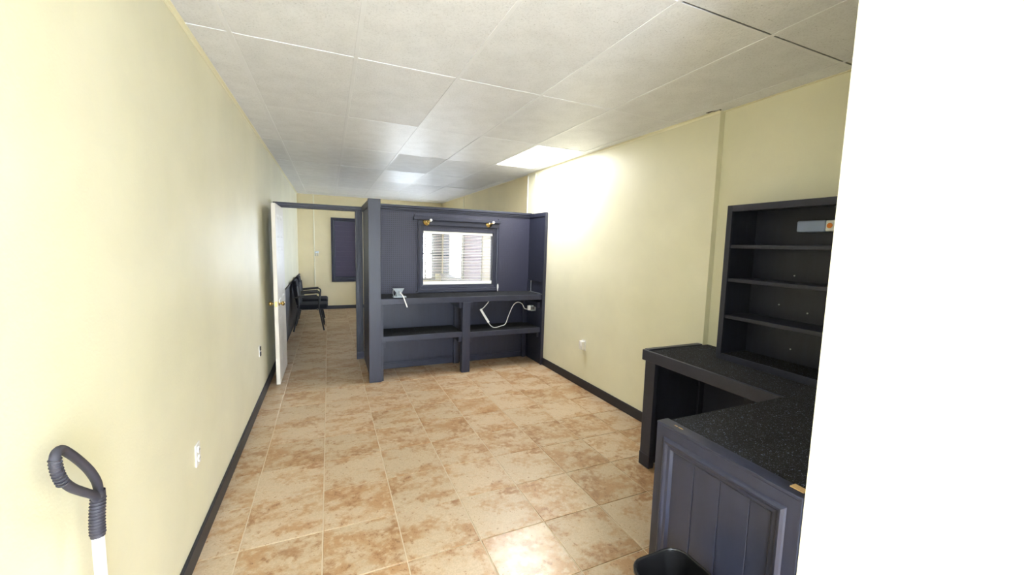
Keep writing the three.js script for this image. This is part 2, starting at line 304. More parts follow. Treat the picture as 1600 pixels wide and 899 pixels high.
// ---------- partition with door and pegboard ----------
const ZP = -5.33;                                                   // pegboard face
const PT = 2.115;                                                   // top of the partition
const part = thing('wall_partition', 'low navy partition with a pegboard back and a service window', 'partition', [1.5, 0, ZP], STRUCT);
bx('end_post', [0.405, 0.541, 0, 2.125, -4.90, -4.83], M.navy, part, 0.004);
bx('side_wall', [0.428, 0.535, 0, 2.10, -5.89, -4.90], M.navy, part, 0.003);
bx('side_cap', [0.412, 0.541, 2.04, 2.12, -5.90, -4.90], M.navy, part, 0.006);
const WO = [1.112, 2.110, 1.092, 1.808];                             // service window opening
boxes('pegboard', [[0.535, WO[0], 0.96, PT - 0.02, ZP - 0.02, ZP], [WO[1], XR, 0.96, PT - 0.02, ZP - 0.02, ZP], [WO[0], WO[1], 0.96, WO[2], ZP - 0.02, ZP], [WO[0], WO[1], WO[3], PT - 0.02, ZP - 0.02, ZP]], M.peg, part);
boxes('rear_skin', [[0.535, WO[0], 0, PT - 0.02, ZP - 0.10, ZP - 0.02], [WO[1], XR, 0, PT - 0.02, ZP - 0.10, ZP - 0.02], [WO[0], WO[1], 0, WO[2], ZP - 0.10, ZP - 0.02], [WO[0], WO[1], WO[3], PT - 0.02, ZP - 0.10, ZP - 0.02]], M.navy, part);
bx('back_panel', [0.535, XR, 0, 0.96, ZP - 0.02, ZP - 0.004], M.navy, part, 0);
bx('panel_base', [0.545, XR - 0.01, 0.0, 0.075, ZP - 0.004, ZP + 0.012], M.navy, part, 0.003);
bx('panel_base_lip', [0.545, XR - 0.01, 0.075, 0.09, ZP - 0.004, ZP + 0.006], M.navy, part, 0.003);
bx('top_rail', [0.541, XR - 0.004, 2.085, 2.118, ZP - 0.11, ZP + 0.035], M.navy, part, 0.006);
bx('top_rail_cove', [0.541, XR - 0.004, 2.062, 2.085, ZP - 0.01, ZP + 0.022], M.navy, part, 0.006);
bx('top_rail_bead', [0.541, XR - 0.004, 2.044, 2.062, ZP - 0.01, ZP + 0.012], M.navy, part, 0.005);
// panel on the right wall above the counter, with an open slot at its foot
bx('wing_panel', [XR - 0.024, XR - 0.002, 1.150, 2.055, ZP, -4.845], M.navy, part, 0.002);
bx('wing_cap', [XR - 0.034, XR - 0.002, 2.050, 2.106, ZP, -4.835], M.navy, part, 0.004);
bx('wing_stile', [XR - 0.044, XR - 0.001, 0, 2.100, -4.845, -4.822], M.navy, part, 0.003);
bx('slot_back', [XR - 0.008, XR - 0.002, 0.985, 1.150, ZP, -4.845], M.navy, part, 0.001);
bx('slot_jamb', [XR - 0.030, XR - 0.008, 0.985, 1.150, ZP, ZP + 0.04], M.navy, part, 0.002);
bx('slot_edge', [XR - 0.030, XR - 0.022, 0.990, 1.147, -5.225, -5.215], M.steel, part, 0.001).userData.label = 'thin bright metal edge';
bx('slot_edge', [XR - 0.030, XR - 0.022, 0.987, 0.995, -5.215, -4.93], M.steel, part, 0.001).userData.label = 'thin bright metal edge';

// service window
const WX = (WO[0] + WO[1]) / 2, WY = (WO[2] + WO[3]) / 2;
const win = thing('window_1', 'navy framed service window with white mini blind in the pegboard', 'window', [WX, WO[2], ZP], STRUCT);
add('casing', frameGeo(1.135, 0.925, [[0, 0], [0, 0.022], [0.012, 0.027], [0.03, 0.022], [0.034, 0.013], [0.052, 0.013], [0.056, 0.008], [0.075, 0.008], [0.075, -0.1]]), M.navy, win, [1.6205, 1.4755, ZP]);
bx('sill', [1.04, 2.20, 0.995, 1.018, ZP, ZP + 0.04], M.navy, win, 0.004);
bx('glass_pane', [WO[0], WO[1], WO[2], WO[3], ZP - 0.09, ZP - 0.086], M.glass, win, 0);
for (const x of [1.17, 2.03]) bx('latch', [x - .014, x + .014, 1.022, 1.034, ZP + .008, ZP + .018], M.steel, win, 0.002);
// blind
const blind = thing('window_blind', 'white mini blind with open slats in the service window', 'blind', [WX, WO[3], ZP - 0.03]);
bx('head_rail', [1.116, 2.106, 1.768, 1.806, ZP - 0.050, ZP - 0.014], M.blind, blind, 0.003);
bx('bottom_rail', [1.116, 2.106, 1.096, 1.140, ZP - 0.046, ZP - 0.016], M.blind, blind, 0.003);
{
  const sh = new THREE.BufferGeometry(), L = 0.965, pos = [], idx = [];
  for (let i = 0; i <= 4; i++) { const t = i / 4 - .5, z = t * 0.025, y = 0.0028 * (1 - 4 * t * t); pos.push(-L / 2, y, z, L / 2, y, z); if (i < 4) { const a = i * 2; idx.push(a, a + 1, a + 3, a, a + 3, a + 2); } }
  sh.setAttribute('position', new THREE.Float32BufferAttribute(pos, 3)); sh.setIndex(idx); sh.computeVertexNormals(); sh.setAttribute('uv', new THREE.Float32BufferAttribute(new Float32Array(20), 2));
  for (let k = 0; k < 29; k++) { const o = add('slat', sh, M.blind, blind, [1.61, 1.157 + k * 0.0212, ZP - 0.031]); o.rotation.x = 0.30; }
  for (const x of [1.24, 1.61, 1.97]) { add('ladder_cord', new THREE.CylinderGeometry(0.0014, 0.0014, 0.64, 6), M.blind, blind, [x, 1.455, ZP - 0.0175]); }
}
// rail above the window with brass fittings
const rail = thing('hanging_rail', 'navy wooden rail fixed above the service window', 'rail', [1.6, 1.94, ZP]);
bx('bar', [0.995, 2.200, 1.944, 1.986, ZP + 0.02, ZP + 0.062], M.navy, rail, 0.004);
for (const x of [1.012, 2.175]) { bx('peg', [x - 0.008, x + 0.008, 1.986, 2.012, ZP + 0.03, ZP + 0.05], M.navy, rail, 0.003); bx('bracket', [x - 0.02, x + 0.02, 1.93, 1.975, ZP, ZP + 0.02], M.navy, rail, 0.003); }
bx('valance', [1.055, 2.185, 1.882, 1.940, ZP + 0.022, ZP + 0.034], M.navy, rail, 0.003);
function brassHook(x, y, label) {
  const t = thing('brass_rosette', label, 'hook', [x, y, ZP + 0.034]);
  const pts = [[0, 0.03], [0.012, 0.03], [0.02, 0.02], [0.036, 0.014], [0.046, 0.006], [0.048, 0], [0, 0]].map(([a, b]) => new THREE.Vector2(a, b));
  add('rosette', new THREE.LatheGeometry(pts, 24).rotateX(Math.PI / 2), M.brass, t, [x, y, ZP + 0.034]);
  add('arm', tube([[0, 0, 0.02], [0.012, 0.004, 0.04], [0.03, 0.012, 0.05], [0.042, 0.02, 0.052]], 0.007, 16), M.brass, t, [x, y, ZP + 0.034]);
  add('ball_end', new THREE.SphereGeometry(0.019, 20, 14), M.white, t, [x + 0.046, y + 0.022, ZP + 0.086]).userData.label = 'white ball end';
}
brassHook(1.160, 1.920, 'round brass fitting above the left end of the service window');
brassHook(2.030, 1.930, 'round brass fitting above the right end of the service window');
const cord = thing('pull_cord', 'white pull cord hanging beside the service window', 'cord', [2.2, 0.99, ZP + 0.06]);
add('string', tube([[2.190, 1.950, ZP + 0.062], [2.222, 1.960, ZP + 0.066], [2.232, 1.930, ZP + 0.066], [2.205, 1.890, ZP + 0.062], [2.180, 1.850, ZP + 0.060], [2.178, 1.45, ZP + 0.06], [2.172, 1.075, ZP + 0.06]], 0.0042, 60, 6), M.white, cord);
{ const s = cord.children[0]; s.position.sub(cord.position); }
add('tassel', new THREE.LatheGeometry([[0, 0.055], [0.006, 0.05], [0.011, 0.03], [0.012, 0.005], [0.006, -0.02], [0.004, -0.05], [0, -0.05]].reverse().map(([a, b]) => new THREE.Vector2(a, b)), 14), M.white, cord, [2.172, 1.045, ZP + 0.06]);

// doorway casing and six-panel door
const casing = thing('trim_3', 'navy door casing across the doorway to the front room', 'door casing', [-0.1, 0, ZD], STRUCT);
bx('header', [XL + 0.02, 0.425, 2.050, 2.112, ZD - 0.11, ZD + 0.012], M.navy, casing, 0.004);
bx('header_moulding', [XL + 0.02, 0.425, 2.068, 2.100, ZD + 0.010, ZD + 0.024], M.navy, casing, 0.006);
bx('jamb', [0.335, 0.425, 0, 2.050, ZD - 0.11, ZD + 0.010], M.navy, casing, 0.004);
bx('jamb_moulding', [0.352, 0.384, 0, 2.075, ZD + 0.008, ZD + 0.022], M.navy, casing, 0.006);
bx('jamb_bead', [0.396, 0.414, 0, 2.10, ZD + 0.008, ZD + 0.018], M.navy, casing, 0.005);
bx('plinth', [0.330, 0.428, 0, 0.11, ZD + 0.006, ZD + 0.028], M.navy, casing, 0.004);
bx('jamb', [XL + 0.002, -0.575, 0, 2.050, ZD - 0.11, ZD + 0.010], M.navy, casing, 0.004);

const door = thing('door_1', 'white six-panel door standing open against the left wall', 'door', [-0.54, 0, ZD + 0.02], STRUCT);
const DX0 = -0.562, DX1 = -0.522, DZ0 = ZD + 0.02, DZ1 = -5.085;
bx('leaf', [DX0 + 0.004, DX1 - 0.004, 0.012, 2.032, DZ0, DZ1], M.doorWhite, door, 0.002);
{
  const W = DZ1 - DZ0, zc = (DZ0 + DZ1) / 2;
  const stiles = [[-W / 2, -W / 2 + 0.11], [-0.05, 0.05], [W / 2 - 0.11, W / 2]], rails = [[0.012, 0.23], [0.78, 0.95], [1.56, 1.66], [1.92, 2.032]];
  for (const [fx, s] of [[DX1 - 0.004, 1], [DX0 + 0.004, -1]]) {
    const xs = s > 0 ? [fx, fx + 0.004] : [fx - 0.004, fx];
    for (const [a, b] of stiles) bx('stile', [...xs, 0.012, 2.032, zc + a, zc + b], M.doorWhite, door, 0.0015);
    for (const [a, b] of rails) for (const [p, q] of [[-W / 2 + .11, -.05], [.05, W / 2 - .11]]) bx('rail', [...xs, a, b, zc + p, zc + q], M.doorWhite, door, 0.0015);
    for (const [a, b] of [[0.23, 0.78], [0.95, 1.56], [1.66, 1.92]]) for (const [p, q] of [[-W / 2 + .11, -.05], [.05, W / 2 - .11]]) {
      const g = frameGeo(q - p, b - a, [[0, 0.004], [0.02, -0.001], [0.035, 0.0], [0.055, 0.005], [Math.min(q - p, b - a) / 2 - .001, 0.005]]); g.rotateY(s * Math.PI / 2);
      add('panel', g, M.doorWhite, door, [fx, (a + b) / 2, zc + (p + q) / 2]);
    }
  }
  for (const s of [1, -1]) {
    const k = [[0, .058], [.012, .058], [.023, .05], [.027, .04], [.022, .03], [.011, .024], [.010, .010], [.014, .007], [.03, .005], [.032, 0], [0, 0]].map(([a, b]) => new THREE.Vector2(a, b));
    const kn = add('knob', new THREE.LatheGeometry(k, 24).rotateZ(-s * Math.PI / 2), M.brass, door, [s > 0 ? DX1 : DX0, 0.925, DZ1 - 0.07]); kn.userData.label = 'polished brass knob';
  }
  bx('latch_plate', [DX0 + .008, DX1 - .008, 0.90, 0.955, DZ1 - .002, DZ1 + .001], M.brass, door, 0.0005);
}

// ---------- counter with shelves ----------
const ct = thing('counter', 'dark built-in counter with carpeted top and open shelves under pegboard', 'counter', [1.62, 0, -5.09]);
const CF = -4.85;
bx('top', [0.541, XR - 0.03, 0.945, 0.978, ZP, CF - 0.022], M.navy, ct, 0.002);
bx('carpet', [0.541, XR - 0.03, 0.978, 0.986, ZP, CF - 0.022], M.carpet, ct, 0.002);
bx('front_edge', [0.541, XR - 0.024, 0.915, 0.984, CF - 0.022, CF], M.navy, ct, 0.004);
for (const [a, b, y] of [[0.548, 1.530, 0.535], [1.632, XR - 0.046, 0.522]]) {
  const s = bx('shelf', [a, b, y - 0.025, y - 0.006, ZP + 0.014, CF - 0.022], M.navy, ct, 0.002);
  bx('shelf_carpet', [a, b, y - 0.006, y, ZP + 0.014, CF - 0.022], M.carpet, s, 0.002);
  bx('shelf_edge', [a, b, y - 0.066, y, CF - 0.022, CF], M.navy, s, 0.004);
}
bx('post', [1.528, 1.634, 0, 0.915, CF - 0.09, CF + 0.004], M.navy, ct, 0.004);
bx('rear_post', [1.545, 1.620, 0, 0.945, ZP + 0.014, ZP + 0.055], M.navy, ct, 0.003);
bx('side_post', [0.541, 0.566, 0, 0.915, CF - 0.06, CF - 0.001], M.navy, ct, 0.003);
bx('rear_post', [XR - 0.11, XR - 0.05, 0, 0.945, ZP + 0.014, ZP + 0.055], M.navy, ct, 0.003);
bx('end_panel', [XR - 0.030, XR - 0.003, 0, 0.945, ZP + 0.014, -4.846], M.navy, ct, 0.002);
for (const [x0, x1, y] of [[1.490, 1.528, 0.835], [1.634, 1.672, 0.835], [1.490, 1.528, 0.400], [1.634, 1.672, 0.388], [0.566, 0.600, 0.400], [XR - 0.085, XR - 0.046, 0.80], [XR - 0.085, XR - 0.046, 0.388]])
  bx('cleat', [x0, x1, y, y + 0.075, ZP + 0.014, CF - 0.028], M.navy, ct, 0.003);

// things on the counter
const vise = thing('clamp_bracket', 'grey metal bracket with a slanting rod on the counter', 'bracket', [0.75, 0.986, -4.98]);
{
  const sh = new THREE.Shape([[-0.062, 0.10], [0.066, 0.10], [0.034, 0.045], [0.034, 0.0], [-0.018, 0.0], [-0.018, 0.05]].map(([a, b]) => new THREE.Vector2(a, b)));
  add('yoke', metreUV(new THREE.ExtrudeGeometry(sh, { depth: 0.035, bevelEnabled: true, bevelSize: 0.003, bevelThickness: 0.003, bevelSegments: 1 })), M.grey, vise, [0.752, 0.992, -4.985]);
  bx('foot', [0.690, 0.842, 0.986, 0.998, -5.00, -4.915], M.steel, vise, 0.003);
  add('ring', new THREE.TorusGeometry(0.036, 0.006, 8, 24).scale(0.5, 1.25, 1), M.steel, vise, [0.710, 1.043, -4.972]);
  add('rod', tube([[0.768, 1.050, -4.945], [0.790, 1.012, -4.850], [0.812, 0.950, -4.832], [0.836, 0.880, -4.826]].map(([a, b, c]) => [a - .75, b - .986, c + 4.98]), 0.0075, 20), M.white, vise, [0.75, 0.986, -4.98]);
  add('rod_hub', new THREE.SphereGeometry(0.016, 16, 12), M.steel, vise, [0.768, 1.046, -4.946]);
}
const plug = thing('outlet_box', 'small grey outlet box with a white plug under the counter', 'outlet', [XR - 0.1, 0.72, -5.0]);
bx('box', [2.575, XR - 0.046, 0.735, 0.815, -5.06, -5.00], M.steel, plug, 0.004);
for (const x of [2.592, 2.618]) bx('socket', [x - .008, x + .008, 0.755, 0.797, -5.002, -4.996], M.slot, plug, 0.001);
bx('mounting_strap', [2.60, XR - 0.03, 0.765, 0.785, -5.075, -5.055], M.steel, plug, 0.002);
bx('plug', [2.535, 2.578, 0.745, 0.815, -5.045, -5.012], M.white, plug, 0.006).userData.label = 'white plug';
const pc = thing('power_cord', 'white power cord with a slim adapter draped across the shelf', 'cord', [2.0, 0.53, -5.0]);
{
  const off = (l) => l.map(([a, b, c]) => [a - 2.0, b - 0.53, c + 5.0]);
  add('lead', tube(off([[1.945, 0.945, -5.0], [1.935, 0.89, -5.0], [1.87, 0.815, -5.0], [1.828, 0.785, -5.0]]), 0.0055, 24, 6), M.white, pc, [2.0, .53, -5.0]);
  add('lead', tube(off([[1.935, 0.612, -5.0], [1.975, 0.560, -5.0], [2.03, 0.5318, -5.0], [2.12, 0.548, -5.0], [2.188, 0.575, -5.0], [2.235, 0.69, -5.0], [2.295, 0.82, -5.0], [2.36, 0.868, -5.0], [2.43, 0.845, -5.0], [2.48, 0.775, -5.01], [2.535, 0.760, -5.028]]), 0.0055, 80, 6), M.white, pc, [2.0, .53, -5.0]);
  const g = new RoundedBoxGeometry(0.030, 0.225, 0.022, 2, 0.008).rotateZ(0.57); add('adapter', g, M.white, pc, [1.882, 0.700, -5.0]);
}

// ---------- wall fittings ----------
function outletPlate(name, label, cat, x, y, z, s, w = 0.072, h = 0.118) {        // s = 1 faces +x (left wall), -1 faces -x
  const t = thing(name, label, cat, [x, y, z]);
  bx('plate', [x, x + s * 0.007, y - h / 2, y + h / 2, z - w / 2, z + w / 2].map((v, i, a) => v), M.white, t, 0.003);
  return t;
}
{
  const t = outletPlate('wall_outlet', 'white outlet plate low on the left wall near the broom handle', 'outlet', XL, 0.505, -2.515, 1);
  for (const dy of [-0.024, 0.024]) { const o = add('receptacle', new THREE.CylinderGeometry(0.018, 0.018, 0.006, 24).rotateZ(Math.PI / 2), M.white, t, [XL + 0.0095, 0.505 + dy, -2.515]); for (const dz of [-0.006, 0.006]) bx('slot', [XL + 0.0120, XL + 0.0130, 0.505 + dy - .004, 0.505 + dy + .006, -2.515 + dz - .001, -2.515 + dz + .001], M.slot, o, 0); }
}
{
  const t = outletPlate('open_outlet', 'uncovered dark outlet on the left wall before the white door', 'outlet', XL, 0.525, -4.62, 1, 0.06, 0.11);
  bx('strap', [XL + 0.006, XL + 0.010, 0.475, 0.575, -4.633, -4.607], M.steel, t, 0.001);
  for (const dy of [-0.028, 0.028]) bx('receptacle', [XL + 0.008, XL + 0.016, 0.525 + dy - .02, 0.525 + dy + .02, -4.640, -4.600], M.slot, t, 0.003);
}
{
  const y = 0.508, z = -3.86, t = thing('plug_in_box', 'small white plug-in box on the right wall', 'outlet', [XR, y, z]);
  bx('plate', [XR - 0.006, XR, y - 0.062, y + 0.062, z - 0.04, z + 0.04], M.white, t, 0.003);
  bx('body', [XR - 0.048, XR - 0.006, y - 0.048, y + 0.052, z - 0.036, z + 0.030], M.white, t, 0.008);
  bx('nub', [XR - 0.055, XR - 0.046, y + 0.004, y + 0.03, z - 0.012, z + 0.006], M.white, t, 0.003);
}
tag(bx('wire_raceway', [XR - 0.016, XR, 2.060, HC - 0.02, -5.222, -5.202], M.trimCream, scene, 0.003), 'thin pale wire raceway dropping from the ceiling to the wing panel', 'raceway');
tag(bx('corner_strip', [XR - 0.01, XR + 0.006, 2.108, HC - 0.02, -5.472, -5.456], M.white, scene, 0.003), 'pale corner strip on the right wall above the partition', 'trim');
tag(bx('wall_conduit', [XRF - 0.014, XRF, 0.9, HC - 0.02, -8.70, -8.685], M.trimCream, scene, 0.006), 'thin pale conduit between the two side windows of the front room', 'conduit');

// ---------- desk with peninsula ----------
const DF = 2.125, DT = 0.90, DE = -2.285;
const desk = thing('corner_desk', 'dark built-in desk with black carpet top and panelled peninsula', 'desk', [2.1, 0, -1.4]);
bx('top', [DF + 0.02, XRN, DT - 0.035, DT - 0.008, -2.236, ZN - 0.003], M.navy, desk, 0.002);
bx('carpet', [DF + 0.02, XRN - 0.002, DT - 0.008, DT, -2.234, ZN - 0.003], M.carpet, desk, 0.002);
bx('front_edge', [DF, DF + 0.022, DT - 0.078, DT + 0.001, DE, -1.250], M.navy, desk, 0.004);
bx('end_edge', [DF + 0.022, XR - 0.001, DT - 0.078, DT + 0.006, DE, -2.240], M.navy, desk, 0.004);
bx('end_panel', [DF + 0.05, XR - 0.016, 0, DT - 0.078, DE + 0.002, -2.238], M.navy, desk, 0.002);
bx('post', [DF + 0.035, DF + 0.075, 0, DT - 0.078, DE, -2.185], M.navy, desk, 0.004);
bx('post_foot', [DF + 0.03, DF + 0.080, 0, 0.10, DE - 0.002, -2.180], M.navy, desk, 0.004);
bx('back_stud', [XRN - 0.05, XRN - 0.003, 0, DT - 0.035, -1.86, -1.79], M.navy, desk, 0.003);
bx('back_board', [XRN - 0.018, XRN - 0.003, 0, DT - 0.035, -2.236, ZN - 0.003], M.navy, desk, 0);
bx('corner_block', [XR - 0.02, XRN - 0.003, 0, DT - 0.035, -2.2385, -2.222], M.navy, desk, 0.002);
// peninsula
bx('peninsula_top', [1.345, DF + 0.02, DT - 0.035, DT - 0.008, -1.258, ZN - 0.003], M.navy, desk, 0.002);
bx('peninsula_carpet', [1.343, DF + 0.02, DT - 0.030, DT + 0.0005, -1.262, ZN - 0.003], M.carpet, desk, 0.004);
const PX = 1.284;                                                   // face of the end panel
const pen = bx('end_board', [PX + 0.012, 1.345, 0, DT + 0.004, -1.262, ZN - 0.002], M.navy, desk, 0.003);
bx('cap', [PX - 0.001, 1.345, DT - 0.004, DT + 0.009, -1.264, ZN - 0.002], M.navy, desk, 0.003).userData.label = 'worn blue-grey cap';
{
  const W = -1.262 - (ZN - 0.003), w = Math.abs(W), zc = (-1.262 + ZN - 0.003) / 2, h = DT - 0.004;
  const g = frameGeo(w, h, [[0, -0.01], [0, 0.0], [0.040, 0.0], [0.044, 0.006], [0.052, 0.012], [0.060, 0.010], [0.068, 0.004], [0.080, 0.002], [0.088, -0.006], [0.094, -0.010]]); g.rotateY(-Math.PI / 2);
  add('panel_moulding', g, M.navy, desk, [PX, h / 2, zc]);
  const cuts = [-1.174, -1.066, -0.950, -0.835, -0.761];
  for (let k = 0; k < 4; k++) { const a = cuts[k], b = cuts[k + 1]; bx('plank', [PX + 0.008, PX + 0.016, 0.09, h - 0.088, a + 0.0012, b - 0.0012], M.navy, desk, 0.002); }
  bx('wood_chip', [1.316, 1.345, DT + 0.006, DT + 0.012, ZN - 0.060, ZN - 0.018], M.rawWood, desk, 0.002).userData.label = 'bare chipped wood';
  for (const [z, l] of [[-1.19, 0.014], [-1.165, 0.022]]) bx('paint_chip', [1.312, 1.318, DT + 0.0086, DT + 0.0096, z - l / 2, z + l / 2], M.rawWood, desk, 0).userData.label = 'pale paint chip';
}

// ---------- bookcase ----------
const bk = thing('bookcase', 'black open bookcase with four compartments standing on the desk', 'bookcase', [2.6, DT, -1.3]);
const BX = 2.462, BZ0 = -1.930, BZ1 = ZN - 0.004, BB = XRN - 0.002, BT = 1.952;
bx('side', [BX + 0.018, BB, DT + 0.001, BT, BZ0, BZ0 + 0.022], M.navy, bk, 0.002);
bx('side', [BX + 0.018, BB, DT + 0.001, BT, BZ1 - 0.022, BZ1], M.navy, bk, 0.002);
bx('top', [BX + 0.018, BB, BT - 0.022, BT, BZ0 + 0.022, BZ1 - 0.022], M.navy, bk, 0.002);
bx('back', [BB - 0.010, BB, DT + 0.001, BT - 0.022, BZ0 + 0.022, BZ1 - 0.022], M.navy, bk, 0);
bx('face_stile', [BX, BX + 0.018, DT + 0.001, BT, BZ0, BZ0 + 0.038], M.navy, bk, 0.003);
bx('face_stile', [BX, BX + 0.018, DT + 0.001, BT, BZ1 - 0.038, BZ1], M.navy, bk, 0.003);
bx('face_rail', [BX, BX + 0.018, BT - 0.042, BT, BZ0 + 0.038, BZ1 - 0.038], M.navy, bk, 0.003);
bx('face_rail', [BX, BX + 0.018, DT + 0.001, DT + 0.042, BZ0 + 0.038, BZ1 - 0.038], M.navy, bk, 0.003);
bx('bottom', [BX + 0.018, BB - 0.010, DT + 0.001, DT + 0.034, BZ0 + 0.022, BZ1 - 0.022], M.carpet, bk, 0.002);
for (const y of [1.690, 1.464, 1.212]) {
  const s = bx('shelf', [BX + 0.026, BB - 0.010, y - 0.020, y - 0.002, BZ0 + 0.022, BZ1 - 0.022], M.navy, bk, 0.002);
  bx('shelf_lip', [BX + 0.012, BX + 0.026, y - 0.024, y, BZ0 + 0.022, BZ1 - 0.022], M.navy, s, 0.003);
}
for (const [y, z] of [[1.50, -1.62], [1.50, -1.40], [1.30, -1.70], [1.27, -1.52], [1.02, -1.60]]) add('peg_hole', new THREE.CylinderGeometry(0.005, 0.005, 0.004, 10).rotateZ(Math.PI / 2), M.steel, bk, [BB - 0.011, y, z]);
// bar fixed in the top compartment
const bar = thing('mounted_bar', 'blue-grey foam-like bar with an orange-dotted white end inside the bookcase', 'bar', [BB - 0.02, 1.81, -1.5]);
bx('pad', [BB - 0.075, BB - 0.0095, 1.776, 1.846, -1.60, -1.440], M.foam, bar, 0.009);
bx('end_block', [BB - 0.072, BB - 0.0095, 1.778, 1.844, -1.438, -1.375], M.white, bar, 0.006).userData.label = 'white end block';
add('orange_dot', new THREE.CylinderGeometry(0.015, 0.015, 0.004, 24).rotateZ(Math.PI / 2), M.orange, bar, [BB - 0.073, 1.812, -1.415]);

// ---------- waste bin ----------
const bin = thing('waste_bin', 'black plastic waste bin in front of the panelled peninsula', 'bin', [1.105, 0, -0.90]);
{
  const rr = (w, d, r) => { const s = new THREE.Shape(), x = w / 2, y = d / 2; s.moveTo(-x + r, -y); s.lineTo(x - r, -y); s.absarc(x - r, -y + r, r, -Math.PI / 2, 0); s.lineTo(x, y - r); s.absarc(x - r, y - r, r, 0, Math.PI / 2); s.lineTo(-x + r, y); s.absarc(-x + r, y - r, r, Math.PI / 2, Math.PI); s.lineTo(-x, -y + r); s.absarc(-x + r, -y + r, r, Math.PI, Math.PI * 1.5); return s.getSpacedPoints(64).slice(0, 64); };
  const rings = [[0.185, 0.26, 0.05, 0.004], [0.19, 0.265, 0.05, 0], [0.235, 0.325, 0.06, 0.472], [0.250, 0.340, 0.065, 0.474], [0.252, 0.342, 0.066, 0.488], [0.246, 0.336, 0.064, 0.492], [0.230, 0.320, 0.058, 0.488], [0.184, 0.258, 0.048, 0.008]];
  const pos = [], idx = [], N = 64;
  for (const [w, d, r, y] of rings) for (const p of rr(w, d, r)) pos.push(p.x, y, p.y);
  for (let i = 0; i < rings.length - 1; i++) for (let k = 0; k < N; k++) { const a = i * N + k, b = i * N + (k + 1) % N, c = a + N, d = b + N; idx.push(a, b, d, a, d, c); }
  const c0 = pos.length / 3; pos.push(0, 0.008, 0); const base = (rings.length - 1) * N; for (let k = 0; k < N; k++) idx.push(base + k, base + (k + 1) % N, c0);
  const g = new THREE.BufferGeometry(); g.setAttribute('position', new THREE.Float32BufferAttribute(pos, 3)); g.setIndex(idx); g.computeVertexNormals(); g.setAttribute('uv', new THREE.Float32BufferAttribute(new Float32Array(pos.length / 3 * 2), 2));
  M.black.side = THREE.DoubleSide;
  add('tub', g, M.black, bin, [1.105, 0, -0.90]);
}

// ---------- broom ----------
const broom = thing('broom', 'white broom pole with a ribbed charcoal loop handle by the left wall', 'broom', [-0.60, 0, -1.42]);
{
  const X = -0.60;
  add('pole', new THREE.CylinderGeometry(0.0135, 0.0135, 0.80, 24), M.pole, broom, [X, 0.425, -1.42]);
  const at = (l) => l.map(([y, z]) => [0, y - 0.80, z + 1.42]);
  add('grip', tube(at([[0.805, -1.42], [0.84, -1.421], [0.875, -1.428], [0.905, -1.437], [0.93, -1.438]]), 0.0155, 30, 14), M.handle, broom, [X, 0.80, -1.42]);
  for (let k = 0; k < 12; k++) { const t = k / 11, o = add('grip_rib', new THREE.TorusGeometry(0.0155, 0.0024, 6, 20).rotateX(Math.PI / 2 - 0.1 - t * .12), M.handle, broom, [X, 0.815 + t * 0.092, -1.42 - t * t * 0.016]); }
  const loop = [[0.905, -1.437], [0.948, -1.438], [1.002, -1.408], [1.059, -1.360], [1.101, -1.318], [1.122, -1.290], [1.116, -1.270], [1.088, -1.268], [1.050, -1.285], [1.008, -1.320], [0.968, -1.367], [0.932, -1.412]];
  add('loop', tube(at(loop), 0.0105, 110, 12, true), M.handle, broom, [X, 0.80, -1.42]);
  for (let k = 0; k < 9; k++) { const t = k / 8; add('loop_rib', new THREE.TorusGeometry(0.0105, 0.0024, 6, 16).rotateX(Math.PI / 2 + 0.35 * t), M.handle, broom, [X, 1.108 - t * 0.072, -1.268 - t * t * 0.022]); }
  bx('socket', [X - 0.02, X + 0.02, 0.03, 0.09, -1.44, -1.40], M.handle, broom, 0.006);
  bx('head', [X - 0.028, X + 0.045, 0.004, 0.035, -1.57, -1.27], M.handle, broom, 0.008);
}

// ---------- front room ----------
const wc = thing('wainscot', 'dark wainscot panel along the left wall of the front room', 'wainscot', [XL, 0, -8.3], STRUCT);
bx('panel', [XL, XL + 0.016, 0, 0.83, ZF + 0.016, ZD - 0.13], M.wainscot, wc, 0.002);
bx('chair_rail', [XL, XL + 0.03, 0.83, 0.862, ZF + 0.016, ZD - 0.13], M.wainscot, wc, 0.004);
const wc2 = thing('wainscot', 'dark wainscot under the side windows of the front room', 'wainscot', [XRF, 0, -8.3], STRUCT);
bx('panel', [XRF - 0.016, XRF, 0, 0.80, ZF + 0.016, -5.50], M.wainscot, wc2, 0.002);
bx('chair_rail', [XRF - 0.05, XRF, 0.80, 0.856, ZF + 0.016, -5.50], M.wainscot, wc2, 0.004);

const lw = thing('window_2', 'dark framed louvred window on the end wall of the front room', 'window', [0.38, 0.7, ZF], STRUCT);
add('casing', frameGeo(0.70, 1.53, [[0, 0], [0, 0.03], [0.02, 0.035], [0.05, 0.03], [0.06, 0.012], [0.085, 0.012], [0.085, -0.14]]), M.navy, lw, [0.40, 1.425, ZF]);
for (let k = 0; k < 11; k++) { const o = bx('louver', [0.11, 0.655, 0.78 + k * 0.122, 0.908 + k * 0.122, ZF - 0.035, ZF - 0.028], M.louver, lw, 0.002); o.rotation.x = 0.26; }
bx('backing', [0.10, 0.66, 0.72, 2.13, ZF - 0.12, ZF - 0.09], M.navy, lw, 0);
const bw = thing('window_3', 'bright daylit window in the corner of the front room', 'window', [1.93, 0.74, ZF], STRUCT);
add('casing', frameGeo(FW[1][1] - FW[1][0] + 0.12, FW[1][3] - FW[1][2] + 0.12, [[0, 0], [0, 0.025], [0.06, 0.025], [0.06, -0.14]]), M.navy, bw, [(FW[1][0] + FW[1][1]) / 2, (FW[1][2] + FW[1][3]) / 2, ZF]);
bx('glass_pane', [FW[1][0], FW[1][1], FW[1][2], FW[1][3], ZF - 0.09, ZF - 0.085], M.glass, bw, 0);
